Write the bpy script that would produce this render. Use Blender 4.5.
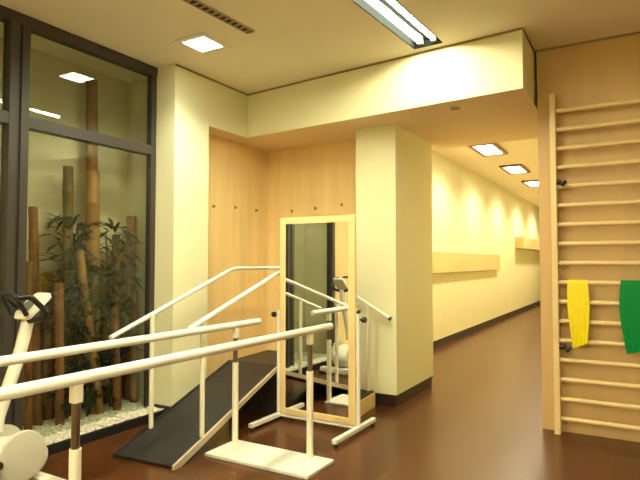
import bpy, bmesh, math, random
from mathutils import Vector, Matrix
random.seed(7)
S = bpy.context.scene
COL = S.collection
PI = math.pi
for o in list(bpy.data.objects):
    bpy.data.objects.remove(o)

# ------------------------------------------------------------------ camera
cam_d = bpy.data.cameras.new('camera')
cam_d.sensor_width = 36.0
cam_d.lens = 36.0 * 550.0 / 640.0
cam_d.clip_start = 0.02
cam = bpy.data.objects.new('camera', cam_d)
COL.objects.link(cam)
cam.location = (0, 0, 1.30)
cam.rotation_euler = (math.radians(92.29), 0, math.radians(30.17))
S.camera = cam

# ------------------------------------------------------------------ world and exposure
W = bpy.data.worlds.new('world')
S.world = W
W.use_nodes = True
W.node_tree.nodes['Background'].inputs[0].default_value = (1.0, 0.80, 0.50, 1)
W.node_tree.nodes['Background'].inputs[1].default_value = 0.02
S.view_settings.view_transform = 'Standard'
S.view_settings.look = 'None'
S.view_settings.exposure = 0.52
S.view_settings.gamma = 1.0
S.view_settings.use_curve_mapping = False
# strengths of the room's lamps and of the added fill lamps (the lamps themselves are built below)
TUBE_STRENGTH = 62.0
TUBE_COLOR = (1.0, 0.95, 0.66)
DOWN_WATT = 75.0
DOWN_COLOR = (0.98, 1.0, 0.80)
FILL_STRIP_STRENGTH = 9.5
CORR_WATT = 140.0
CORR_COLOR = (1.0, 0.80, 0.46)


# ------------------------------------------------------------------ materials
def mat(name, color, rough=0.6, metal=0.0, var=0.0, scale=8.0, bump=0.0, stretch=(1, 1, 1), color2=None, spec=0.5, coat=0.0, detail=5.0):
    m = bpy.data.materials.new(name)
    m.use_nodes = True
    nt = m.node_tree
    b = nt.nodes['Principled BSDF']
    b.inputs['Roughness'].default_value = rough
    b.inputs['Metallic'].default_value = metal
    b.inputs['Specular IOR Level'].default_value = spec
    b.inputs['Coat Weight'].default_value = coat
    c = (*color, 1)
    b.inputs['Base Color'].default_value = c
    if var > 0 or color2 or bump > 0:
        tc = nt.nodes.new('ShaderNodeTexCoord')
        mp = nt.nodes.new('ShaderNodeMapping')
        mp.inputs['Scale'].default_value = stretch
        nz = nt.nodes.new('ShaderNodeTexNoise')
        nz.inputs['Scale'].default_value = scale
        nz.inputs['Detail'].default_value = detail
        nt.links.new(tc.outputs['Object'], mp.inputs['Vector'])
        nt.links.new(mp.outputs['Vector'], nz.inputs['Vector'])
        if var > 0 or color2:
            rp = nt.nodes.new('ShaderNodeValToRGB')
            if color2:
                lo, hi = (*color2, 1), c
            else:
                lo = tuple(x * (1 - var) for x in color) + (1,)
                hi = tuple(min(1, x * (1 + var)) for x in color) + (1,)
            rp.color_ramp.elements[0].color = lo
            rp.color_ramp.elements[1].color = hi
            rp.color_ramp.elements[0].position = 0.3
            rp.color_ramp.elements[1].position = 0.7
            nt.links.new(nz.outputs['Fac'], rp.inputs['Fac'])
            nt.links.new(rp.outputs['Color'], b.inputs['Base Color'])
        if bump > 0:
            bp = nt.nodes.new('ShaderNodeBump')
            bp.inputs['Strength'].default_value = bump
            bp.inputs['Distance'].default_value = 0.01
            nt.links.new(nz.outputs['Fac'], bp.inputs['Height'])
            nt.links.new(bp.outputs['Normal'], b.inputs['Normal'])
    return m


def emit(name, color, strength):
    m = bpy.data.materials.new(name)
    m.use_nodes = True
    nt = m.node_tree
    nt.nodes.remove(nt.nodes['Principled BSDF'])
    e = nt.nodes.new('ShaderNodeEmission')
    e.inputs[0].default_value = (*color, 1)
    e.inputs[1].default_value = strength
    nt.links.new(e.outputs[0], nt.nodes['Material Output'].inputs[0])
    return m


def glass_mat():
    m = bpy.data.materials.new('window_glass')
    m.use_nodes = True
    nt = m.node_tree
    nt.nodes.remove(nt.nodes['Principled BSDF'])
    t = nt.nodes.new('ShaderNodeBsdfTransparent')
    t.inputs[0].default_value = (0.90, 0.93, 0.88, 1)
    g = nt.nodes.new('ShaderNodeBsdfGlossy')
    g.inputs['Roughness'].default_value = 0.01
    fr = nt.nodes.new('ShaderNodeFresnel')
    # same reflectance at the pane's front and back face
    ge = nt.nodes.new('ShaderNodeNewGeometry')
    ma = nt.nodes.new('ShaderNodeMath')
    ma.operation = 'MULTIPLY_ADD'
    ma.inputs[1].default_value = 1 / 1.5 - 1.5
    ma.inputs[2].default_value = 1.5
    nt.links.new(ge.outputs['Backfacing'], ma.inputs[0])
    nt.links.new(ma.outputs[0], fr.inputs[0])
    mx = nt.nodes.new('ShaderNodeMixShader')
    nt.links.new(fr.outputs[0], mx.inputs[0])
    nt.links.new(t.outputs[0], mx.inputs[1])
    nt.links.new(g.outputs[0], mx.inputs[2])
    nt.links.new(mx.outputs[0], nt.nodes['Material Output'].inputs[0])
    return m


M = dict(
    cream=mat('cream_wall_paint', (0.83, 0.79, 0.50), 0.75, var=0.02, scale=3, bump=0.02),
    ceiling=mat('ceiling_paint', (0.92, 0.83, 0.63), 0.85, var=0.02, scale=2),
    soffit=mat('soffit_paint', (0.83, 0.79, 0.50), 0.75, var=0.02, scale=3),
    underside=mat('underside_warm_bounce', (0.90, 0.69, 0.44), 0.8, var=0.02, scale=2),  # warm light bounced off the floor, put into the underside's colour
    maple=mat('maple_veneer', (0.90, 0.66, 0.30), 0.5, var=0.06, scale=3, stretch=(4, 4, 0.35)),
    maple_dimmed=mat('dim_lit_maple_veneer', (0.62, 0.41, 0.17), 0.5, var=0.06, scale=3, stretch=(4, 4, 0.35)),  # same veneer as the niche, its dimmer light put into the colour
    maple_light=mat('light_maple', (0.78, 0.58, 0.28), 0.45, var=0.06, scale=4, stretch=(1, 6, 6)),
    beech=mat('beech_wood', (0.80, 0.60, 0.29), 0.4, var=0.06, scale=6, stretch=(1, 1, 0.3)),
    floor=mat('brown_floor', (0.105, 0.034, 0.010), 0.26, color2=(0.072, 0.023, 0.007), scale=2.2, stretch=(2.2, 0.6, 1), spec=0.30, detail=1.5),
    dark_base=mat('dark_baseboard', (0.030, 0.016, 0.012), 0.45),
    frame=mat('dark_window_frame', (0.048, 0.038, 0.031), 0.4),
    gap=mat('shadow_gap_trim', (0.30, 0.22, 0.11), 0.8),
    white_metal=mat('white_powder_coat', (0.88, 0.86, 0.76), 0.35),
    cream_metal=mat('cream_powder_coat', (0.86, 0.81, 0.62), 0.35),
    chrome=mat('brushed_steel', (0.26, 0.21, 0.16), 0.3, metal=1.0),
    rubber=mat('black_ribbed_rubber', (0.018, 0.014, 0.012), 0.5, var=0.25, scale=30, bump=0.15),
    black=mat('black_plastic', (0.012, 0.012, 0.012), 0.4),
    mirror=mat('mirror_silver', (0.86, 0.88, 0.82), 0.015, metal=1.0),
    plate=mat('white_textured_plate', (0.78, 0.76, 0.66), 0.5, bump=0.2, scale=60),
    bike=mat('white_bike_plastic', (0.84, 0.80, 0.66), 0.35),
    bike_grey=mat('grey_bike_plastic', (0.60, 0.57, 0.46), 0.4),
    screen=mat('console_face', (0.10, 0.10, 0.10), 0.2),
    bamboo=mat('brown_bamboo', (0.28, 0.115, 0.030), 0.5, color2=(0.13, 0.048, 0.016), scale=5, stretch=(3, 3, 0.6)),
    bamboo_green=mat('olive_bamboo', (0.20, 0.13, 0.04), 0.5, color2=(0.09, 0.065, 0.022), scale=5, stretch=(3, 3, 0.6)),
    bamboo_pale=mat('pale_bamboo', (0.36, 0.175, 0.042), 0.5, color2=(0.20, 0.085, 0.024), scale=5, stretch=(3, 3, 0.6)),
    leaf=mat('dark_green_leaf', (0.010, 0.022, 0.009), 0.6, var=0.3, scale=10, spec=0.12),
    stem=mat('dark_stem', (0.05, 0.045, 0.02), 0.7),
    gravel=mat('pale_gravel', (0.80, 0.75, 0.60), 0.85, color2=(0.50, 0.45, 0.34), scale=30, bump=0.5),
    soil=mat('dark_soil', (0.05, 0.03, 0.02), 0.9),
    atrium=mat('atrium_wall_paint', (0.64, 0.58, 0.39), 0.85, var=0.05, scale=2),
    yellow=mat('yellow_latex', (0.90, 0.72, 0.0), 0.45),
    green=mat('green_latex', (0.001, 0.24, 0.05), 0.5, spec=0.15),
    vent_dark=mat('vent_dark', (0.02, 0.013, 0.01), 0.9),
    vent_frame=mat('vent_frame', (0.42, 0.32, 0.18), 0.5),
    white_trim=mat('white_lamp_trim', (0.82, 0.78, 0.66), 0.4),
    reflector=mat('grey_lamp_housing', (0.008, 0.010, 0.010), 0.9, spec=0.03),
    edge_strip=mat('greyed_edge_strip', (0.50, 0.40, 0.27), 0.5),
    hook=mat('hook_metal', (0.30, 0.22, 0.12), 0.35, metal=1.0),
    red_fit=mat('brown_fitting', (0.20, 0.075, 0.03), 0.4),
)
M['glass'] = glass_mat()


# ------------------------------------------------------------------ mesh helpers
def bm_new():
    return bmesh.new()


def box(bm, x0, x1, y0, y1, z0, z1, bev=0.0):
    vs = [bm.verts.new((x, y, z)) for x in (x0, x1) for y in (y0, y1) for z in (z0, z1)]
    idx = [(0, 1, 3, 2), (4, 6, 7, 5), (0, 4, 5, 1), (2, 3, 7, 6), (0, 2, 6, 4), (1, 5, 7, 3)]
    fs = [bm.faces.new([vs[i] for i in f]) for f in idx]
    if bev > 0:
        es = set(e for f in fs for e in f.edges)
        bmesh.ops.bevel(bm, geom=list(es), offset=bev, segments=2, affect='EDGES', profile=0.6)
    return bm


def prism(bm, pts, axis, a, b):
    """outline pts in the plane across `axis`, pushed from a to b"""
    def P(p, t):
        if axis == 'x':
            return (t, p[0], p[1])
        if axis == 'y':
            return (p[0], t, p[1])
        return (p[0], p[1], t)
    A = [bm.verts.new(P(p, a)) for p in pts]
    B = [bm.verts.new(P(p, b)) for p in pts]
    n = len(pts)
    bm.faces.new(A)
    bm.faces.new(B[::-1])
    for i in range(n):
        j = (i + 1) % n
        bm.faces.new((A[i], B[i], B[j], A[j]))
    return bm


def tube(bm, pts, r, seg=12, caps=True):
    """round bar along a polyline; r is one radius or one per point"""
    pts = [Vector(p) for p in pts]
    n = len(pts)
    rs = r if isinstance(r, (list, tuple)) else [r] * n
    tang = []
    for i in range(n):
        if i == 0:
            t = pts[1] - pts[0]
        elif i == n - 1:
            t = pts[-1] - pts[-2]
        else:
            t = (pts[i] - pts[i - 1]).normalized() + (pts[i + 1] - pts[i]).normalized()
        tang.append(t.normalized())
    up = Vector((0, 0, 1)) if abs(tang[0].z) < 0.9 else Vector((1, 0, 0))
    rings = []
    u = None
    for i in range(n):
        t = tang[i]
        if u is None:
            u = (up - t * up.dot(t)).normalized()
        else:
            u = (u - t * u.dot(t)).normalized()
        v = t.cross(u)
        k = 1.0
        if 0 < i < n - 1:
            c = (pts[i] - pts[i - 1]).normalized().dot(t)
            k = 1.0 / max(0.6, c)
        rings.append([bm.verts.new(pts[i] + (u * math.cos(a) + v * math.sin(a)) * rs[i] * (k if 0 < i < n - 1 else 1))
                      for a in [2 * PI * q / seg for q in range(seg)]])
    for i in range(n - 1):
        for q in range(seg):
            w = (q + 1) % seg
            bm.faces.new((rings[i][q], rings[i][w], rings[i + 1][w], rings[i + 1][q]))
    if caps:
        bm.faces.new(rings[0][::-1])
        bm.faces.new(rings[-1])
    return bm


def rounded(pts, rad=0.06, n=5):
    """polyline with its inner corners rounded"""
    pts = [Vector(p) for p in pts]
    out = [pts[0]]
    for i in range(1, len(pts) - 1):
        a, b, c = pts[i - 1], pts[i], pts[i + 1]
        d = min(rad, (a - b).length * 0.45, (c - b).length * 0.45)
        p, q = b + (a - b).normalized() * d, b + (c - b).normalized() * d
        for k in range(n + 1):
            t = k / n
            out.append(p * (1 - t) ** 2 + b * 2 * t * (1 - t) + q * t * t)
    out.append(pts[-1])
    return out


def obj(name, bm, m, parent=None, smooth=False, kind=None, label=None):
    bmesh.ops.recalc_face_normals(bm, faces=bm.faces[:])
    me = bpy.data.meshes.new(name)
    bm.to_mesh(me)
    bm.free()
    me.materials.append(M[m] if isinstance(m, str) else m)
    if smooth:
        for p in me.polygons:
            p.use_smooth = True
        try:
            me.set_sharp_from_angle(angle=math.radians(40))
        except Exception:
            pass
    o = bpy.data.objects.new(name, me)
    COL.objects.link(o)
    if parent:
        o.parent = parent
    if kind:
        o['kind'] = kind
    if label:
        o['label'] = label
    return o


def thing(name, label, cat, loc=(0, 0, 0), rz=0.0, group=None):
    o = bpy.data.objects.new(name, None)
    o.empty_display_size = 0.1
    COL.objects.link(o)
    o.location = loc
    o.rotation_euler = (0, 0, rz)
    o['label'] = label
    o['category'] = cat
    if group:
        o['group'] = group
    return o


def tag(o, label, cat, group=None, kind=None):
    o['label'] = label
    o['category'] = cat
    if group:
        o['group'] = group
    if kind:
        o['kind'] = kind
    return o


def struct(name, bm, m, parent=None):
    return obj(name, bm, m, parent, kind=None if parent else 'structure')


def copy_tree(o, parent=None):
    c = o.copy()
    COL.objects.link(c)
    if parent:
        c.parent = parent
    for ch in list(o.children):
        copy_tree(ch, c)
    return c


# ------------------------------------------------------------------ the setting
H = 3.0
XW = -3.65            # window wall
YB0, YB1 = 4.40, 4.13  # front face of the bulkhead, at its left and right end
ZB = 2.555            # underside of the bulkhead
YL = 4.64             # wall carrying the wall bars
XR = -0.685           # its left end
YN = 5.05             # back of the niche
WY0 = 1.13            # where the glazing starts; wood panelling before it
X_RIGHT, Y_BACK, Y_END = 3.2, -2.6, 20.0

struct('floor', box(bm_new(), XW - 0.6, X_RIGHT + 0.1, Y_BACK - 0.1, Y_END + 0.1, -0.12, 0.0), 'floor')
# light slots in the ceiling, the first seen, the rest added: centre x, centre y, half length, turn
SLOTS = [(-1.497, 2.62, 1.50, math.radians(-3.5)), (-1.60, -1.05, 1.50, 0.0), (0.90, -1.10, 1.30, 0.0), (-0.35, -1.10, 1.30, 0.0)]
SLOT_W, SLOT_D = 0.120, 0.12


def slot_pt(s, x, y):
    c, q = math.cos(s[3]), math.sin(s[3])
    return (s[0] + c * x - q * y, s[1] + q * x + c * y)


bm = bm_new()
x0, x1, y0, y1 = XW - 0.6, X_RIGHT + 0.1, Y_BACK - 0.1, Y_END + 0.1
edges_ = []
loops = [[(x0, y0), (x1, y0), (x1, y1), (x0, y1)]]
for s_ in SLOTS:
    loops.append([slot_pt(s_, sx * SLOT_W, sy * s_[2]) for sx, sy in ((-1, -1), (1, -1), (1, 1), (-1, 1))])
for lp in loops:
    vs_ = [bm.verts.new((p[0], p[1], H)) for p in lp]
    for i in range(4):
        edges_.append(bm.edges.new((vs_[i], vs_[(i + 1) % 4])))
bmesh.ops.triangle_fill(bm, use_beauty=True, edges=edges_)
box(bm, x0, x1, y0, y1, H + 0.16, H + 0.22)
for a in ((x0, x0 + 0.05, y0, y1), (x1 - 0.05, x1, y0, y1), (x0 + 0.05, x1 - 0.05, y0, y0 + 0.05), (x0 + 0.05, x1 - 0.05, y1 - 0.05, y1)):
    box(bm, *a, H + 0.001, H + 0.16)
struct('ceiling', bm, 'ceiling')

# bulkhead with its arm over the niche
bm = bm_new()
prism(bm, [(-3.41, 3.83), (-3.41, YB0), (XR - 0.02, YB1), (XR - 0.02, 5.90), (-3.75, 5.90), (-3.75, 3.83)], 'z', ZB, H)
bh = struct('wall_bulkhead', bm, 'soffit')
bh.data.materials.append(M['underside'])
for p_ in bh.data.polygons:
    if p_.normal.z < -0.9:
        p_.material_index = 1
struct('wall_pilaster', box(bm_new(), -3.69, -3.41, 3.40, 3.83, 0, H), 'cream')
struct('wall_niche_side', box(bm_new(), -3.74, -3.62, 3.83, YN + 0.1, 0, ZB), 'maple')
struct('wall_niche_back', box(bm_new(), -3.62, -2.30, YN, YN + 0.1, 0, ZB), 'maple')
struct('wall_pillar', box(bm_new(), -2.30, -1.90, 4.63, 5.64, 0.11, ZB), 'cream')
struct('baseboard_pillar', box(bm_new(), -2.285, -1.915, 4.645, 5.625, 0.0, 0.11), 'dark_base')
struct('wall_corridor_left', box(bm_new(), -2.84, -2.70, YN + 0.1, Y_END, 0, H), 'cream')
struct('baseboard_corridor', box(bm_new(), -2.70, -2.685, 5.98, Y_END, 0, 0.11), 'dark_base')
struct('wall_corridor_end', box(bm_new(), -2.84, XR + 0.2, Y_END, Y_END + 0.1, 0, H), 'cream')
struct('wall_corridor_right', box(bm_new(), XR, XR + 0.12, YL + 0.14, Y_END, 0, H), 'cream')
struct('wall_bars_side', box(bm_new(), XR, X_RIGHT, YL, YL + 0.14, 0, H), 'maple_dimmed')
struct('wall_right', box(bm_new(), X_RIGHT, X_RIGHT + 0.1, Y_BACK, YL + 0.14, 0, H), 'cream')
struct('wall_behind', box(bm_new(), XW - 0.6, X_RIGHT, Y_BACK - 0.1, Y_BACK, 0, H), 'cream')
struct('baseboard_pilaster', box(bm_new(), -3.60, -3.395, 3.385, 3.845, 0, 0.09), 'dark_base')

# thin dark shadow gaps under the ceiling
g = 0.016
bm = bm_new()
prism(bm, [(-3.41, YB0), (XR - 0.02, YB1), (XR - 0.02, YB1 - 0.008), (-3.41, YB0 - 0.008)], 'z', H - g, H - 0.001)
struct('trim_1', bm, 'gap')
struct('trim_2', box(bm_new(), -3.41, -3.402, 3.40, YB0 - 0.008, H - g, H - 0.001), 'gap')
struct('trim_3', box(bm_new(), XR - 0.012, X_RIGHT, YL - 0.008, YL, H - g, H - 0.001), 'gap')
struct('trim_4', box(bm_new(), XR - 0.02, XR - 0.012, YB1, YL - 0.008, H - g, H - 0.001), 'gap')
# wood boards along the corridor wall
struct('trim_5', box(bm_new(), -2.70, -2.63, 5.98, 12.35, 1.13, 1.46, 0.01), 'maple_light')
struct('trim_6', box(bm_new(), -2.70, -2.50, 14.4, 18.6, 1.64, 1.93, 0.01), 'maple_light')

# ---- planted light well behind the glazing
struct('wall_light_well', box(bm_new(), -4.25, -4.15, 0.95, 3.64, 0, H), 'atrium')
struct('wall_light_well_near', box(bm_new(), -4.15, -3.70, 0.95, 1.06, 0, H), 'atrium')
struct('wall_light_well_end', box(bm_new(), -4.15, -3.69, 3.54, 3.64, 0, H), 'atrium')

# ---- glazing: dark frame, one transom, posts every 1.27 m
struct('wall_window_side', box(bm_new(), XW - 0.05, XW, Y_BACK, WY0, 0, H), 'maple')
win = bpy.data.objects.new('window_1', None)
COL.objects.link(win)
win['kind'] = 'structure'
bm = bm_new()
box(bm, XW - 0.06, XW + 0.03, WY0, 3.40, H - 0.075, H - 0.001)       # head
box(bm, XW - 0.06, XW + 0.03, WY0, 3.40, 0.0, 0.050)                 # sill
box(bm, XW - 0.035, XW + 0.02, 3.345, 3.40, 0.050, H - 0.075)              # right jamb
box(bm, XW - 0.06, XW + 0.03, WY0, WY0 + 0.07, 0.050, H - 0.075)         # left jamb
obj('window_frame', bm, 'frame', win)
posts = [2.17]
for y in posts:
    bm = bm_new()
    box(bm, XW - 0.06, XW + 0.03, y - 0.07, y - 0.012, 0.050, H - 0.075, 0.004)
    box(bm, XW - 0.06, XW + 0.03, y + 0.012, y + 0.07, 0.050, H - 0.075, 0.004)
    box(bm, XW - 0.05, XW + 0.015, y - 0.012, y + 0.012, 0.050, H - 0.075)
    obj('mullion', bm, 'frame', win)
edges = [3.345] + posts + [WY0]
for i in range(len(edges) - 1):
    y1 = edges[i] - (0.0 if i == 0 else 0.07)
    y0 = edges[i + 1] + 0.07
    obj('transom', box(bm_new(), XW - 0.055, XW + 0.025, y0, y1, 2.225, 2.305), 'frame', win)
    for z0, z1 in ((0.050, 2.225), (2.305, H - 0.075)):
        obj('window_pane', box(bm_new(), XW - 0.018, XW - 0.012, y0, y1, z0, z1), 'glass', win)

# black curb holding the gravel in front of the glass
struct('trim_7', box(bm_new(), -3.485, -3.455, WY0, 3.384, 0.0, 0.065, 0.003), 'black')

# ------------------------------------------------------------------ lamps
# recessed square downlight
dl = thing('downlight', 'glowing square downlight recessed in the ceiling above the cream pilaster', 'ceiling light', (-2.90, 3.18, H))
bm = bm_new()
for a in ((-0.15, 0.15, -0.15, -0.11), (-0.15, 0.15, 0.11, 0.15), (-0.15, -0.11, -0.11, 0.11), (0.11, 0.15, -0.11, 0.11)):
    box(bm, *a, -0.014, -0.0005)
obj('lamp_trim', bm, 'white_trim', dl)
obj('diffuser', box(bm_new(), -0.11, 0.11, -0.11, 0.11, -0.010, -0.0005), emit('downlight_glow', (0.93, 1.0, 0.86), 22), dl)
ld = bpy.data.lights.new('downlight_lamp', 'SPOT')
ld.energy = DOWN_WATT
ld.color = DOWN_COLOR
ld.spot_size = math.radians(140)
ld.spot_blend = 0.8
ld.shadow_soft_size = 0.09
lo = bpy.data.objects.new('lamp', ld)
COL.objects.link(lo)
lo.parent = dl
lo.location = (0, 0, -0.03)

# twin tube fluorescent fittings running with the corridor direction
tube_mat = emit('fluorescent_glow', TUBE_COLOR, TUBE_STRENGTH)


def fluorescent(slot, label):
    L = slot[2]
    t = thing('fluorescent_light', label, 'ceiling light', (slot[0], slot[1], H), slot[3], 'twin tube ceiling lights')
    w, d = SLOT_W - 0.001, SLOT_D
    bm = bm_new()
    box(bm, -w, w, -L + 0.001, L - 0.001, d - 0.008, d)                      # reflector back
    for sx in (-1, 1):
        box(bm, min(sx * w, sx * (w - 0.008)), max(sx * w, sx * (w - 0.008)), -L + 0.001, L - 0.001, -0.003, d - 0.008)
    for sy in (-1, 1):
        box(bm, -w + 0.008, w - 0.008, min(sy * (L - 0.001), sy * (L - 0.009)), max(sy * (L - 0.001), sy * (L - 0.009)), -0.003, d - 0.008)
    obj('housing', bm, 'reflector', t)
    obj('spine', box(bm_new(), -0.014, 0.014, -L + 0.01, L - 0.01, 0.050, d - 0.008), 'reflector', t)
    for s in (-1, 1):
        for e in (-1, 1):
            obj('lamp_holder', box(bm_new(), s * 0.057 - 0.022, s * 0.057 + 0.022, e * (L - 0.03) - 0.018, e * (L - 0.03) + 0.018, 0.015, d - 0.008, 0.003), 'vent_frame', t)
        obj('fluorescent_tube', tube(bm_new(), [(s * 0.057, -L + 0.048, 0.045), (s * 0.057, L - 0.048, 0.045)], 0.024, 14), tube_mat, t, True)
    return t


fluorescent(SLOTS[0], 'twin tube fluorescent ceiling light ending at the bulkhead')
fluorescent(SLOTS[1], 'added unseen twin tube fill light behind the camera, on the window side')  # fittings behind the camera are added, unseen, to brighten the room
fluorescent(SLOTS[2], 'added unseen twin tube fill light behind the camera, away from the windows')
fluorescent(SLOTS[3], 'middle one of the three added twin tube fill lights behind the camera')

# added strip hidden behind the transom, there only to brighten the planted well
ws = thing('added_fill_strip', 'slim added fill strip hidden behind the window transom, brightening the bamboo', 'strip light', (XW - 0.0555, 2.25, 2.27))
bm = bm_new()
box(bm, -0.048, -0.0005, -1.04, 1.08, 0.012, 0.03)
obj('channel', bm, 'frame', ws)
obj('fill_strip', box(bm_new(), -0.038, -0.012, -1.03, 1.07, 0.004, 0.012), emit('fill_strip_glow', (1.0, 0.90, 0.62), FILL_STRIP_STRENGTH), ws)

# corridor fittings
corr_mat = emit('corridor_glow', (1.0, 0.93, 0.72), 9)
cl0 = None
names = ['bright square corridor light nearest the bulkhead', 'bright square corridor light, second from the bulkhead',
         'farthest bright corridor light, beside the tall wall bars panel']
order = [8.35, 10.4, 12.5, 6.6, 14.7, 17.0]
for i, y in enumerate(order):
    if cl0 is None:
        c = thing('corridor_light', names[0], 'ceiling light', (-1.93, y, H), 0, 'corridor ceiling lights')
        bm = bm_new()
        for a in ((-0.19, 0.19, -0.46, -0.40), (-0.19, 0.19, 0.40, 0.46), (-0.19, -0.14, -0.40, 0.40), (0.14, 0.19, -0.40, 0.40)):
            box(bm, *a, -0.03, -0.0005)
        obj('lamp_frame', bm, 'red_fit', c)
        obj('diffuser', box(bm_new(), -0.14, 0.14, -0.40, 0.40, -0.018, -0.0005), corr_mat, c)
        l2 = bpy.data.lights.new('corridor_lamp', 'SPOT')
        l2.energy = CORR_WATT
        l2.color = CORR_COLOR
        l2.spot_size = math.radians(150)
        l2.spot_blend = 0.6
        l2.shadow_soft_size = 0.12
        q = bpy.data.objects.new('lamp', l2)
        COL.objects.link(q)
        q.parent = c
        q.location = (0, 0, -0.04)
        cl0 = c
    else:
        c = copy_tree(cl0)
        c.location = (-1.93, y, H)
        c['label'] = names[i] if i < 3 else ('corridor light hidden behind the bulkhead' if i == 3 else 'corridor light hidden behind the wall bars panel')

# ------------------------------------------------------------------ ceiling vent
v = thing('ceiling_vent', 'long narrow slotted air vent in the ceiling beside the square downlight', 'vent', (-2.485, 2.60, H), math.radians(-3.5))
obj('backing', box(bm_new(), -0.028, 0.028, -0.59, 0.59, -0.004, -0.0005), 'vent_dark', v)
bm = bm_new()
for a in ((-0.035, -0.028, -0.60, 0.60), (0.028, 0.035, -0.60, 0.60), (-0.028, 0.028, -0.60, -0.59), (-0.028, 0.028, 0.59, 0.60)):
    box(bm, *a, -0.012, -0.0005)
obj('vent_frame', bm, 'vent_frame', v)
for k in range(21):
    y = -0.56 + k * 0.056
    obj('slat', box(bm_new(), -0.028, 0.028, y - 0.008, y + 0.008, -0.010, -0.004), 'vent_frame', v)

f = thing('ceiling_spot', 'small unlit reddish fitting under the bulkhead before the corridor', 'ceiling light', (-1.27, 4.36, ZB))
obj('fitting_ring', tube(bm_new(), [(0, 0, -0.0005), (0, 0, -0.012)], [0.06, 0.055], 20), 'white_trim', f, True)
obj('lens', tube(bm_new(), [(0, 0, -0.012), (0, 0, -0.016)], 0.042, 20), 'red_fit', f, True)

# ------------------------------------------------------------------ coat hooks in the niche
hk = None
hooks = [(-3.29, YN, 1.862, 0, 'small hook on the niche back wall, left of the standing mirror top'),
         (-2.99, YN, 1.878, 0, 'small hook on the niche back wall above the middle of the mirror'),
         (-2.67, YN, 1.90, 0, 'small hook on the niche back wall beside the pillar'),
         (-3.62, 4.135, 1.85, PI / 2, 'small hook on the niche side wall nearest the pilaster'),
         (-3.62, 4.47, 1.868, PI / 2, 'middle hook of three on the niche side wall'),
         (-3.62, 4.83, 1.868, PI / 2, 'small hook on the niche side wall nearest the inner corner')]
for x, y, z, rz, lab in hooks:
    if hk is None:
        h = thing('coat_hook', lab, 'hook', (x, y, z), rz, 'hooks in the wood lined niche')
        obj('back_plate', box(bm_new(), -0.008, 0.008, -0.004, -0.0005, -0.02, 0.012, 0.001), 'hook', h)
        obj('peg', tube(bm_new(), rounded([(0, -0.004, -0.006), (0, -0.024, -0.010), (0, -0.027, 0.006)], 0.006), 0.004, 8), 'hook', h, True)
        hk = h
    else:
        h = copy_tree(hk)
        h.location = (x, y, z)
        h.rotation_euler = (0, 0, rz)
        h['label'] = lab

# ------------------------------------------------------------------ wall bars
wb = thing('wall_bars', 'tall beech wall bars with seventeen rungs on the right wall', 'wall bars', (-0.562, YL, 0))
for x in (0.0, 0.92, 1.84):
    obj('upright', box(bm_new(), x - 0.022, x + 0.022, -0.115, -0.015, 0.0, 2.60, 0.006), 'beech', wb)
    for z in (0.35, 2.25):
        obj('wall_spacer', box(bm_new(), x - 0.018, x + 0.018, -0.015, -0.0005, z - 0.04, z + 0.04), 'beech', wb)
for k in range(17):
    z = 0.117 + k * 0.1468
    obj('rung', tube(bm_new(), [(0.022, -0.078, z), (0.46, -0.078, z), (0.898, -0.078, z), (0.942, -0.078, z), (1.818, -0.078, z)], 0.0175, 12), 'beech', wb, True)
for x, z in ((0.045, 1.912), (0.06, 0.66)):
    bm = bm_new()
    tube(bm, [(0.022, -0.10, z), (x, -0.10, z)], 0.022, 12)
    tube(bm, [(x, -0.10, z), (x + 0.02, -0.13, z - 0.02), (x + 0.045, -0.13, z + 0.005)], 0.014, 8)
    obj('black_hook', bm, 'black', wb, True, label='black hook clamped to the upright')


def exercise_band(name, x0, x1, top_z, z_front, z_back, m, label, taper, seed):
    rnd = random.Random(seed)
    yc = YL - 0.078
    prof = []
    r = 0.023
    n = 16
    for k in range(n + 1):
        t = k / n
        prof.append((yc - r - 0.006 * math.sin(PI * t), z_front + (top_z - z_front) * t))
    for k in range(1, 8):
        a = PI - PI * k / 8
        prof.append((yc + r * math.cos(a), top_z + r * math.sin(a)))
    for k in range(n + 1):
        t = k / n
        prof.append((yc + r, top_z + (z_back - top_z) * t))
    bm = bm_new()
    nx = 14
    cx, w = (x0 + x1) / 2, (x1 - x0) / 2
    rows = []
    for i, (y, z) in enumerate(prof):
        d = max(0.0, (top_z - z) / (top_z - z_front))
        row = []
        for j in range(nx + 1):
            s = -1 + 2 * j / nx
            k = 1 + 0.08 * math.sin(PI * min(1, d * 1.4)) - taper * d ** 3
            fold = 0.007 * math.sin(s * 7 + seed) * d
            side = -1 if y < yc else 1
            row.append(bm.verts.new((cx + s * w * k + 0.012 * d * math.sin(seed), y + side * abs(fold), z + (0.02 * s * d ** 4 if side < 0 else 0))))
        rows.append(row)
    for i in range(len(rows) - 1):
        for j in range(nx):
            bm.faces.new((rows[i][j], rows[i][j + 1], rows[i + 1][j + 1], rows[i + 1][j]))
    bmesh.ops.recalc_face_normals(bm, faces=bm.faces[:])
    bmesh.ops.solidify(bm, geom=bm.faces[:], thickness=0.003)
    return tag(obj(name, bm, m, smooth=True), label, 'exercise band', 'latex bands on the wall bars')


RZ = 0.117 + 7 * 0.1468
exercise_band('exercise_band', -0.478, -0.338, RZ, 0.675, 0.80, 'yellow', 'yellow latex exercise band draped over a rung of the wall bars', 0.30, 1)
exercise_band('exercise_band', -0.125, 0.10, RZ, 0.66, 0.74, 'green', 'green latex exercise band draped over the wall bars at the picture edge', 0.35, 4)

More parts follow.
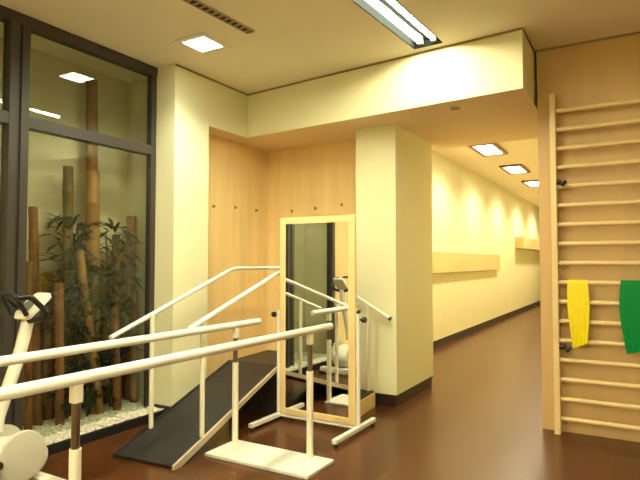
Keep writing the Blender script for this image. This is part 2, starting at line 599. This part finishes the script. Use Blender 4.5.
# ------------------------------------------------------------------ corner training stairs with a ramp
ts = thing('training_stairs', 'corner training stairs in the niche with black rubber ramp and white handrails', 'training stairs',
           (-2.640, 3.87, 0), math.radians(4.5))
PZ = 0.43
RL, RW = 1.31, 0.52
bm = bm_new()
prism(bm, [(-RL, 0.004), (-RL, 0.022), (0.0, PZ), (0.0, PZ - 0.035), (-RL + 0.06, 0.004)], 'x', -RW + 0.018, -0.018)
obj('ramp', bm, 'rubber', ts)
for x in (-RW, -0.018):
    bm = bm_new()
    prism(bm, [(-RL - 0.01, 0.001), (-RL - 0.01, 0.026), (0.0, PZ + 0.006), (0.0, PZ - 0.026), (-RL + 0.06, 0.001)], 'x', x, x + 0.018)
    obj('ramp_edge', bm, 'edge_strip' if x > -0.1 else 'rubber', ts, label='pale edge strip of the ramp' if x > -0.1 else None)
bm = bm_new()
box(bm, -RW, 0.0, 0.0, 0.66, PZ - 0.03, PZ, 0.004)
obj('platform', bm, 'rubber', ts)
bm = bm_new()
for x0, x1, y0, y1 in ((-RW, -RW + 0.02, 0.001, 0.66), (-0.02, 0.0, 0.001, 0.66), (-RW + 0.02, -0.02, 0.64, 0.66), (-RW + 0.02, -0.02, 0.001, 0.02)):
    box(bm, x0, x1, y0, y1, 0.0, PZ - 0.03)
obj('platform_base', bm, 'dark_base', ts)  # dark colour paints in the shade beneath the ramp and platform
for k, (x0, x1, z) in enumerate(((0.0, 0.285, PZ * 2 / 3), (0.285, 0.61, PZ / 3))):
    st = obj('step', box(bm_new(), x0 + 0.001, x1, 0.245, 0.66, 0.0, z - 0.014, 0.003), 'maple', ts)
    obj('tread', box(bm_new(), x0 + 0.001, x1 - 0.01, 0.255, 0.65, z - 0.014, z, 0.003), 'rubber', st)


def ramp_z(y):
    return PZ * max(0.0, (y + RL)) / RL


RT = 0.0165
zt = 1.243
bm = bm_new()
out = [(-RW + 0.02, -1.37, 0.80), (-RW + 0.02, 0.03, zt), (-RW + 0.02, 0.64, zt), (0.0, 0.64, zt), (0.75, 0.64, 0.80)]
tube(bm, rounded(out, 0.07), RT, 12)
obj('handrail', bm, 'white_metal', ts, True)
bm = bm_new()
inn = [(-0.02, -1.17, 0.858), (-0.02, 0.0, zt - 0.035), (-0.02, 0.265, zt - 0.035), (0.03, 0.265, zt - 0.055), (0.60, 0.265, 0.885)]
tube(bm, rounded(inn, 0.05), RT, 12)
obj('handrail', bm, 'white_metal', ts, True)
for e in ((0.75, 0.64, 0.80), (0.60, 0.265, 0.885)):
    d = Vector((0.86, 0, -0.51))
    obj('grip_end', tube(bm_new(), [e, Vector(e) + d * 0.02], RT + 0.003, 12), 'black', ts, True)


def post(x, y, z0, z1):
    obj('rail_post', tube(bm_new(), [(x, y, z0), (x, y, z1)], 0.017, 12), 'cream_metal', ts, True)


def rail_zr(y, y0, z0):
    return z0 + (zt - z0) * (y - y0) / (-y0)


post(-RW + 0.035, -1.00, ramp_z(-1.0), rail_zr(-1.0, -1.335, 0.815))
post(-0.035, -1.00, ramp_z(-1.0), rail_zr(-1.0, -1.17, 0.850))
post(-0.03, 0.63, PZ, zt - 0.01)
post(0.55, 0.635, PZ / 3, 0.905)
post(0.55, 0.265, PZ / 3, 0.91)

# ------------------------------------------------------------------ posture mirror on a stand
MIRROR_TURN = -0.75
sm = thing('standing_mirror', 'tall wood framed mirror on a white stand before the training stairs', 'mirror', (-2.244, 3.81, 0), math.radians(MIRROR_TURN))
hw, z0, z1 = 0.350, 0.055, 1.665
bm = bm_new()
fw = 0.048
box(bm, -hw, -hw + fw, -0.014, 0.014, z0, z1, 0.003)
box(bm, hw - fw - 0.012, hw, -0.014, 0.014, z0, z1, 0.003)
box(bm, -hw + fw, hw - fw - 0.012, -0.014, 0.014, z1 - 0.052, z1, 0.003)
box(bm, -hw + fw, hw - fw - 0.012, -0.014, 0.014, z0, z0 + 0.05, 0.003)
obj('mirror_frame', bm, 'maple', sm)
obj('mirror_glass', box(bm_new(), -hw + fw, hw - fw - 0.012, -0.006, 0.006, z0 + 0.05, z1 - 0.052), 'mirror', sm)
for s in (-1, 1):
    x = s * (hw + 0.020)
    obj('stand_post', tube(bm_new(), [(x, 0, 0.055), (x, 0, 0.90)], 0.0155, 12), 'white_metal', sm, True)
    obj('foot', box(bm_new(), x - 0.019, x + 0.019, -0.38, 0.28, 0.022, 0.055, 0.006), 'white_metal', sm)
    for y in (-0.35, 0.25):
        obj('rubber_pad', tube(bm_new(), [(x, y, 0.0), (x, y, 0.022)], 0.017, 12), 'black', sm, True)
    kb = bm_new()
    tube(kb, [(x + s * 0.0155, 0, 0.86), (x + s * 0.04, 0, 0.86)], 0.009, 10)
    tube(kb, [(x + s * 0.04, 0, 0.86), (x + s * 0.065, 0, 0.86)], [0.024, 0.021], 14)
    obj('clamp_knob', kb, 'black', sm, True)
obj('crossbar', tube(bm_new(), [(-hw - 0.001, 0.0, 0.038), (hw + 0.001, 0.0, 0.038)], 0.013, 12), 'white_metal', sm, True)

# ------------------------------------------------------------------ parallel bars
pb = thing('parallel_bars', 'white parallel walking bars on steel posts with a white base plate', 'parallel bars', (-2.22, 2.25, 0))
for s in (-1, 1):
    x = 0.32 if s > 0 else -0.305
    bm = bm_new()
    tube(bm, [(x, -1.45, 0.847), (x, -1.44, 0.847), (x, 1.165, 0.847), (x, 1.175, 0.847)], [0.019, 0.0245, 0.0245, 0.019], 16)
    obj('hand_bar', bm, 'white_metal', pb, True)
    for y in (-0.862, 0.886):
        po = obj('post', tube(bm_new(), [(x, y, 0.022), (x, y, 0.58)], 0.0225, 14), 'cream_metal', pb, True)
        obj('inner_tube', tube(bm_new(), [(x, y, 0.58), (x, y, 0.80)], 0.0165, 14), 'chrome', po, True)
        cb = bm_new()
        box(cb, x - 0.0185, x + 0.0185, y - 0.019, y + 0.019, 0.755, 0.826, 0.004)
        obj('bar_bracket', cb, 'cream_metal', po)
for y0, y1 in ((0.595, 0.925), (-1.05, -0.72)):
    bm = bm_new()
    box(bm, -0.33, 0.48, y0, y1, 0.0, 0.022, 0.005)
    obj('base_plate', bm, 'plate', pb)

# ------------------------------------------------------------------ exercise bike (faces along +y)
eb = thing('exercise_bike', 'white upright exercise bike beside the glazing', 'exercise bike', (-3.07, 1.535, 0))


def loft_body(bm, outline, half, bev, axis_x=0.0):
    """rounded slab: outline in y,z with soft edges across x"""
    n = len(outline)
    cy = sum(p[0] for p in outline) / n
    cz = sum(p[1] for p in outline) / n
    layers = []
    steps = [(-half, 0.80), (-half + bev * 0.15, 0.90), (-half + bev * 0.5, 0.965), (-half + bev, 1.0), (half - bev, 1.0), (half - bev * 0.5, 0.965), (half - bev * 0.15, 0.90), (half, 0.80)]
    for x, k in steps:
        layers.append([bm.verts.new((axis_x + x, cy + (p[0] - cy) * k, cz + (p[1] - cz) * k)) for p in outline])
    for a, b in zip(layers, layers[1:]):
        for i in range(n):
            j = (i + 1) % n
            bm.faces.new((a[i], a[j], b[j], b[i]))
    bm.faces.new(layers[0])
    bm.faces.new(layers[-1][::-1])


outl = []
for k in range(40):
    a = 2 * PI * k / 40
    c, s_ = math.cos(a), math.sin(a)
    ry = 0.36 if c > 0 else 0.42
    outl.append((0.125 + ry * math.copysign(abs(c) ** 0.85, c), 0.190 + 0.138 * math.copysign(abs(s_) ** 0.85, s_)))
bm = bm_new()
loft_body(bm, outl, 0.11, 0.06)
hs = obj('housing', bm, 'bike', eb, True)
for s in (-1, 1):
    bm = bm_new()
    tube(bm, [(s * 0.10, 0.30, 0.23), (s * 0.118, 0.30, 0.23), (s * 0.122, 0.30, 0.23)], [0.14, 0.135, 0.12], 28)
    obj('side_disc', bm, 'bike_grey', hs, True)
for y in (0.44, -0.22):
    ft = obj('stabiliser', box(bm_new(), -0.25, 0.25, y - 0.04, y + 0.04, 0.012, 0.075, 0.015), 'bike', eb)
    for x in (-0.22, 0.22):
        obj('rubber_foot', box(bm_new(), x - 0.035, x + 0.035, y - 0.042, y + 0.042, 0.0, 0.03, 0.005), 'black', ft)
bm = bm_new()
tube(bm, rounded([(0, 0.20, 0.38), (0, 0.24, 0.50), (0, 0.345, 0.80), (0, 0.385, 0.98)], 0.1), [0.050] + [0.035] * 12 + [0.032], 14)
obj('neck', bm, 'bike', eb, True)
cn = bm_new()
loft_body(cn, [(-0.03, 0.0), (0.10, 0.008), (0.17, 0.02), (0.178, 0.042), (0.165, 0.058), (0.08, 0.062), (-0.02, 0.05), (-0.045, 0.025)], 0.075, 0.03)
co = obj('console', cn, 'bike', eb, True)
co.location = (0, 0.375, 0.985)
co.rotation_euler = (math.radians(38), 0, 0)
co.scale = (0.9, 0.95, 0.8)
obj('screen', box(bm_new(), -0.05, 0.05, 0.0, 0.09, 0.060, 0.064), 'screen', co)
bm = bm_new()
for s in (-1, 1):
    tube(bm, rounded([(0, 0.37, 0.955), (s * 0.09, 0.39, 0.975), (s * 0.125, 0.42, 1.01), (s * 0.13, 0.31, 1.11), (s * 0.12, 0.24, 1.10)], 0.05), 0.016, 10)
obj('handlebar', bm, 'black', eb, True)
bm = bm_new()
tube(bm, rounded([(-0.07, 0.33, 1.0), (-0.07, 0.26, 1.12), (0.07, 0.26, 1.12), (0.07, 0.33, 1.0)], 0.05), 0.014, 10)
obj('upper_grip', bm, 'black', eb, True)
obj('seat_post', tube(bm_new(), [(0, -0.02, 0.36), (0, -0.14, 0.76)], 0.03, 14), 'chrome', eb, True)
bm = bm_new()
sec = []
for y, w, z in ((0.10, 0.02, 0.80), (0.04, 0.035, 0.81), (-0.05, 0.06, 0.81), (-0.15, 0.11, 0.815), (-0.24, 0.125, 0.83), (-0.28, 0.10, 0.83)):
    sec.append([bm.verts.new((w * math.cos(a), y - 0.03, z - 0.025 + 0.03 * math.sin(a))) for a in [2 * PI * q / 16 for q in range(16)]])
for a, b in zip(sec, sec[1:]):
    for q in range(16):
        w = (q + 1) % 16
        bm.faces.new((a[q], a[w], b[w], b[q]))
bm.faces.new(sec[0])
bm.faces.new(sec[-1][::-1])
obj('seat', bm, 'black', eb, True)
for s in (-1, 1):
    bm = bm_new()
    tube(bm, [(s * 0.124, 0.15, 0.23), (s * 0.15, 0.15, 0.23)], 0.022, 12)
    tube(bm, [(s * 0.14, 0.15, 0.23), (s * 0.145, 0.15 - s * 0.12, 0.23 - s * 0.08)], 0.013, 8)
    cr = obj('crank', bm, 'chrome', eb, True)
    py, pz = 0.15 - s * 0.12, 0.23 - s * 0.08
    obj('pedal', box(bm_new(), s * 0.20 - 0.05, s * 0.20 + 0.05, py - 0.045, py + 0.045, pz - 0.013, pz + 0.013, 0.004), 'black', cr)

# ------------------------------------------------------------------ planting in the light well
bm = bm_new()
for gx0, gx1, gy1, nx in ((-4.148, -3.692, 3.538, 12), (-3.692, -3.486, 3.384, 6)):
    ny = 150
    grid = []
    for i in range(ny + 1):
        row = []
        for j in range(nx + 1):
            y = WY0 + 0.002 + (gy1 - WY0 - 0.002) * i / ny
            row.append(bm.verts.new((gx0 + (gx1 - gx0) * j / nx, y, 0.062 + random.uniform(-0.008, 0.008))))
        grid.append(row)
    for i in range(ny):
        for j in range(nx):
            bm.faces.new((grid[i][j], grid[i][j + 1], grid[i + 1][j + 1], grid[i + 1][j]))
for k in range(900):
    x, y, r = random.uniform(-4.11, -3.515), random.uniform(1.8, 3.36), random.uniform(0.009, 0.020)
    mtx = Matrix.Translation((x, y, 0.066)) @ Matrix.Rotation(random.uniform(0, 6), 4, 'Z') @ Matrix.Diagonal((1, random.uniform(0.6, 1), random.uniform(0.5, 0.8), 1))
    bmesh.ops.create_icosphere(bm, subdivisions=1, radius=r, matrix=mtx)
tag(obj('gravel', bm, 'gravel'), 'pale gravel bed under the bamboo behind the glass', 'gravel', kind='stuff')


def bamboo(bot, top, r, m, label, node=0.27):
    b, t = Vector(bot), Vector(top)
    L = (t - b).length
    pts, rs = [], []
    z = 0.0
    first = random.uniform(0.08, node)
    nodes = [first + node * k for k in range(30) if first + node * k < L - 0.05]
    pts.append(0.0)
    rs.append(r * 1.03)
    for n_ in nodes:
        for dz, kk in ((-0.022, 0.98), (-0.008, 1.09), (0.0, 0.97), (0.008, 1.07), (0.022, 0.97)):
            pts.append(n_ + dz)
            rs.append(r * kk)
    pts.append(L)
    rs.append(r * 0.95)
    d = (t - b).normalized()
    P = [b + d * q for q in pts]
    bm = bm_new()
    tube(bm, P, rs, 16, caps=True)
    o = obj('bamboo_pole', bm, m, smooth=True)
    # hollow sawn top
    bm2 = bm_new()
    tube(bm2, [b + d * L, b + d * (L + 0.003)], [r * 0.62, r * 0.60], 16)
    obj('hollow_end', bm2, 'soil', o)
    return tag(o, label, 'bamboo', 'cut bamboo poles behind the glass')


bamboo((-3.98, 2.58, 0.0), (-3.98, 2.506, 1.718), 0.036, 'bamboo', 'brown bamboo pole standing next to the left window post')
bamboo((-3.97, 2.815, 0.0), (-3.97, 2.79, 2.07), 0.042, 'bamboo_green', 'olive bamboo pole rising above the leaves, second tallest')
bamboo((-3.90, 3.01, 0.0), (-3.90, 2.965, 2.05), 0.058, 'bamboo_pale', 'thick bamboo pole in the middle, ending below the transom')
bamboo((-4.04, 3.10, 0.0), (-4.04, 3.05, 2.86), 0.050, 'bamboo', 'tallest dark bamboo pole reaching above the transom')
bamboo((-4.02, 3.485, 0.0), (-4.02, 3.475, 1.715), 0.045, 'bamboo_pale', 'pale bamboo pole nearest the right window jamb')
bamboo((-3.92, 3.255, 0.0), (-3.92, 3.225, 1.535), 0.036, 'bamboo', 'brown bamboo pole left of the pale pole by the jamb')
bamboo((-3.83, 3.03, 0.0), (-3.83, 2.80, 1.395), 0.036, 'bamboo_pale', 'leaning pale bamboo pole crossing before the dark leaves')
bamboo((-3.90, 2.455, 0.0), (-3.90, 2.43, 1.30), 0.030, 'bamboo', 'short brown bamboo pole half hidden by the left window post')
bamboo((-4.07, 3.40, 0.0), (-4.05, 3.38, 1.47), 0.038, 'bamboo', 'brown bamboo pole behind, between the two poles by the jamb')
bamboo((-3.84, 2.67, 0.0), (-3.84, 2.64, 1.14), 0.034, 'bamboo', 'low brown bamboo pole in front, beside the bike console')
bamboo((-3.80, 3.17, 0.0), (-3.82, 3.14, 0.95), 0.034, 'bamboo', 'low brown bamboo pole in front, at the foot of the thick middle pole')

bamboo((-4.06, 2.72, 0.0), (-4.06, 2.69, 1.22), 0.040, 'bamboo', 'short brown bamboo pole behind, left of the olive pole')
bamboo((-4.08, 2.93, 0.0), (-4.07, 2.91, 1.30), 0.042, 'bamboo_green', 'dark olive bamboo pole at the back, behind the dark leaves')
bamboo((-4.08, 3.25, 0.0), (-4.08, 3.24, 1.25), 0.042, 'bamboo', 'brown bamboo pole at the back, right of the tallest pole')
bamboo((-3.90, 3.43, 0.0), (-3.90, 3.42, 1.05), 0.036, 'bamboo', 'low brown bamboo pole in front of the pale pole by the jamb')
bamboo((-4.07, 2.55, 0.0), (-4.07, 2.54, 1.05), 0.038, 'bamboo', 'low brown bamboo pole at the back, between the two leftmost poles')


def shrub(x, y, h, label, seed, spread=0.30, n=150, zlo=0.25):
    rnd = random.Random(seed)
    t = thing('leafy_shrub', label, 'plant', (x, y, 0.0), 0, 'shrubs in the light well')
    bm = bm_new()
    for k in range(4):
        a = rnd.uniform(0, 6.28)
        tube(bm, [(0.02 * math.cos(a), 0.02 * math.sin(a), 0.03), (0.02 * math.cos(a), 0.04 * math.sin(a), h * 0.5), (0.03 * math.cos(a), 0.10 * math.sin(a), h * 0.95)], [0.009, 0.007, 0.003], 6)
    obj('stem', bm, 'stem', t, True)
    bm = bm_new()
    for k in range(n):
        z = zlo + (h - zlo) * rnd.random() ** 0.75
        ang = rnd.uniform(0, 2 * PI)
        L = rnd.uniform(0.10, 0.19)
        w = L * rnd.uniform(0.13, 0.20)
        tilt = rnd.uniform(-0.5, 0.7)
        rad = rnd.uniform(0.0, spread * 0.55)
        base = Vector((max(-0.11, min(0.11, 0.4 * rad * math.cos(ang))), rad * math.sin(ang), z))
        d = Vector((0.45 * math.cos(ang) * math.cos(tilt), math.sin(ang) * math.cos(tilt), math.sin(tilt))).normalized()
        sd = d.cross(Vector((0, 0, 1)))
        sd = sd.normalized() if sd.length > 0.01 else Vector((1, 0, 0))
        up = sd.cross(d)
        rows = []
        for q, ww in ((0, 0.15), (0.3, 0.9), (0.6, 1.0), (0.85, 0.5), (1.0, 0.03)):
            p = base + d * L * q - Vector((0, 0, 1)) * 0.25 * L * q * q
            rows.append([bm.verts.new(p - sd * w * ww + up * w * 0.25 * ww), bm.verts.new(p), bm.verts.new(p + sd * w * ww + up * w * 0.25 * ww)])
        for a, b in zip(rows, rows[1:]):
            bm.faces.new((a[0], a[1], b[1], b[0]))
            bm.faces.new((a[1], a[2], b[2], b[1]))
    # keep the leaves between the glass and the back wall
    for vtx in bm.verts:
        vtx.co.x = max(-4.135 - x, min(-3.70 - x, vtx.co.x))
    obj('foliage', bm, 'leaf', t)
    return t


shrub(-3.93, 2.80, 1.68, 'taller dark leafy shrub around the olive bamboo pole', 3, 0.36, 230, 0.2)
shrub(-3.90, 3.20, 1.62, 'dark leafy shrub right of the thick middle bamboo', 5, 0.30, 190, 0.25)
shrub(-3.86, 2.93, 1.25, 'low bushy dark shrub behind the leaning bamboo', 9, 0.36, 320, 0.15)
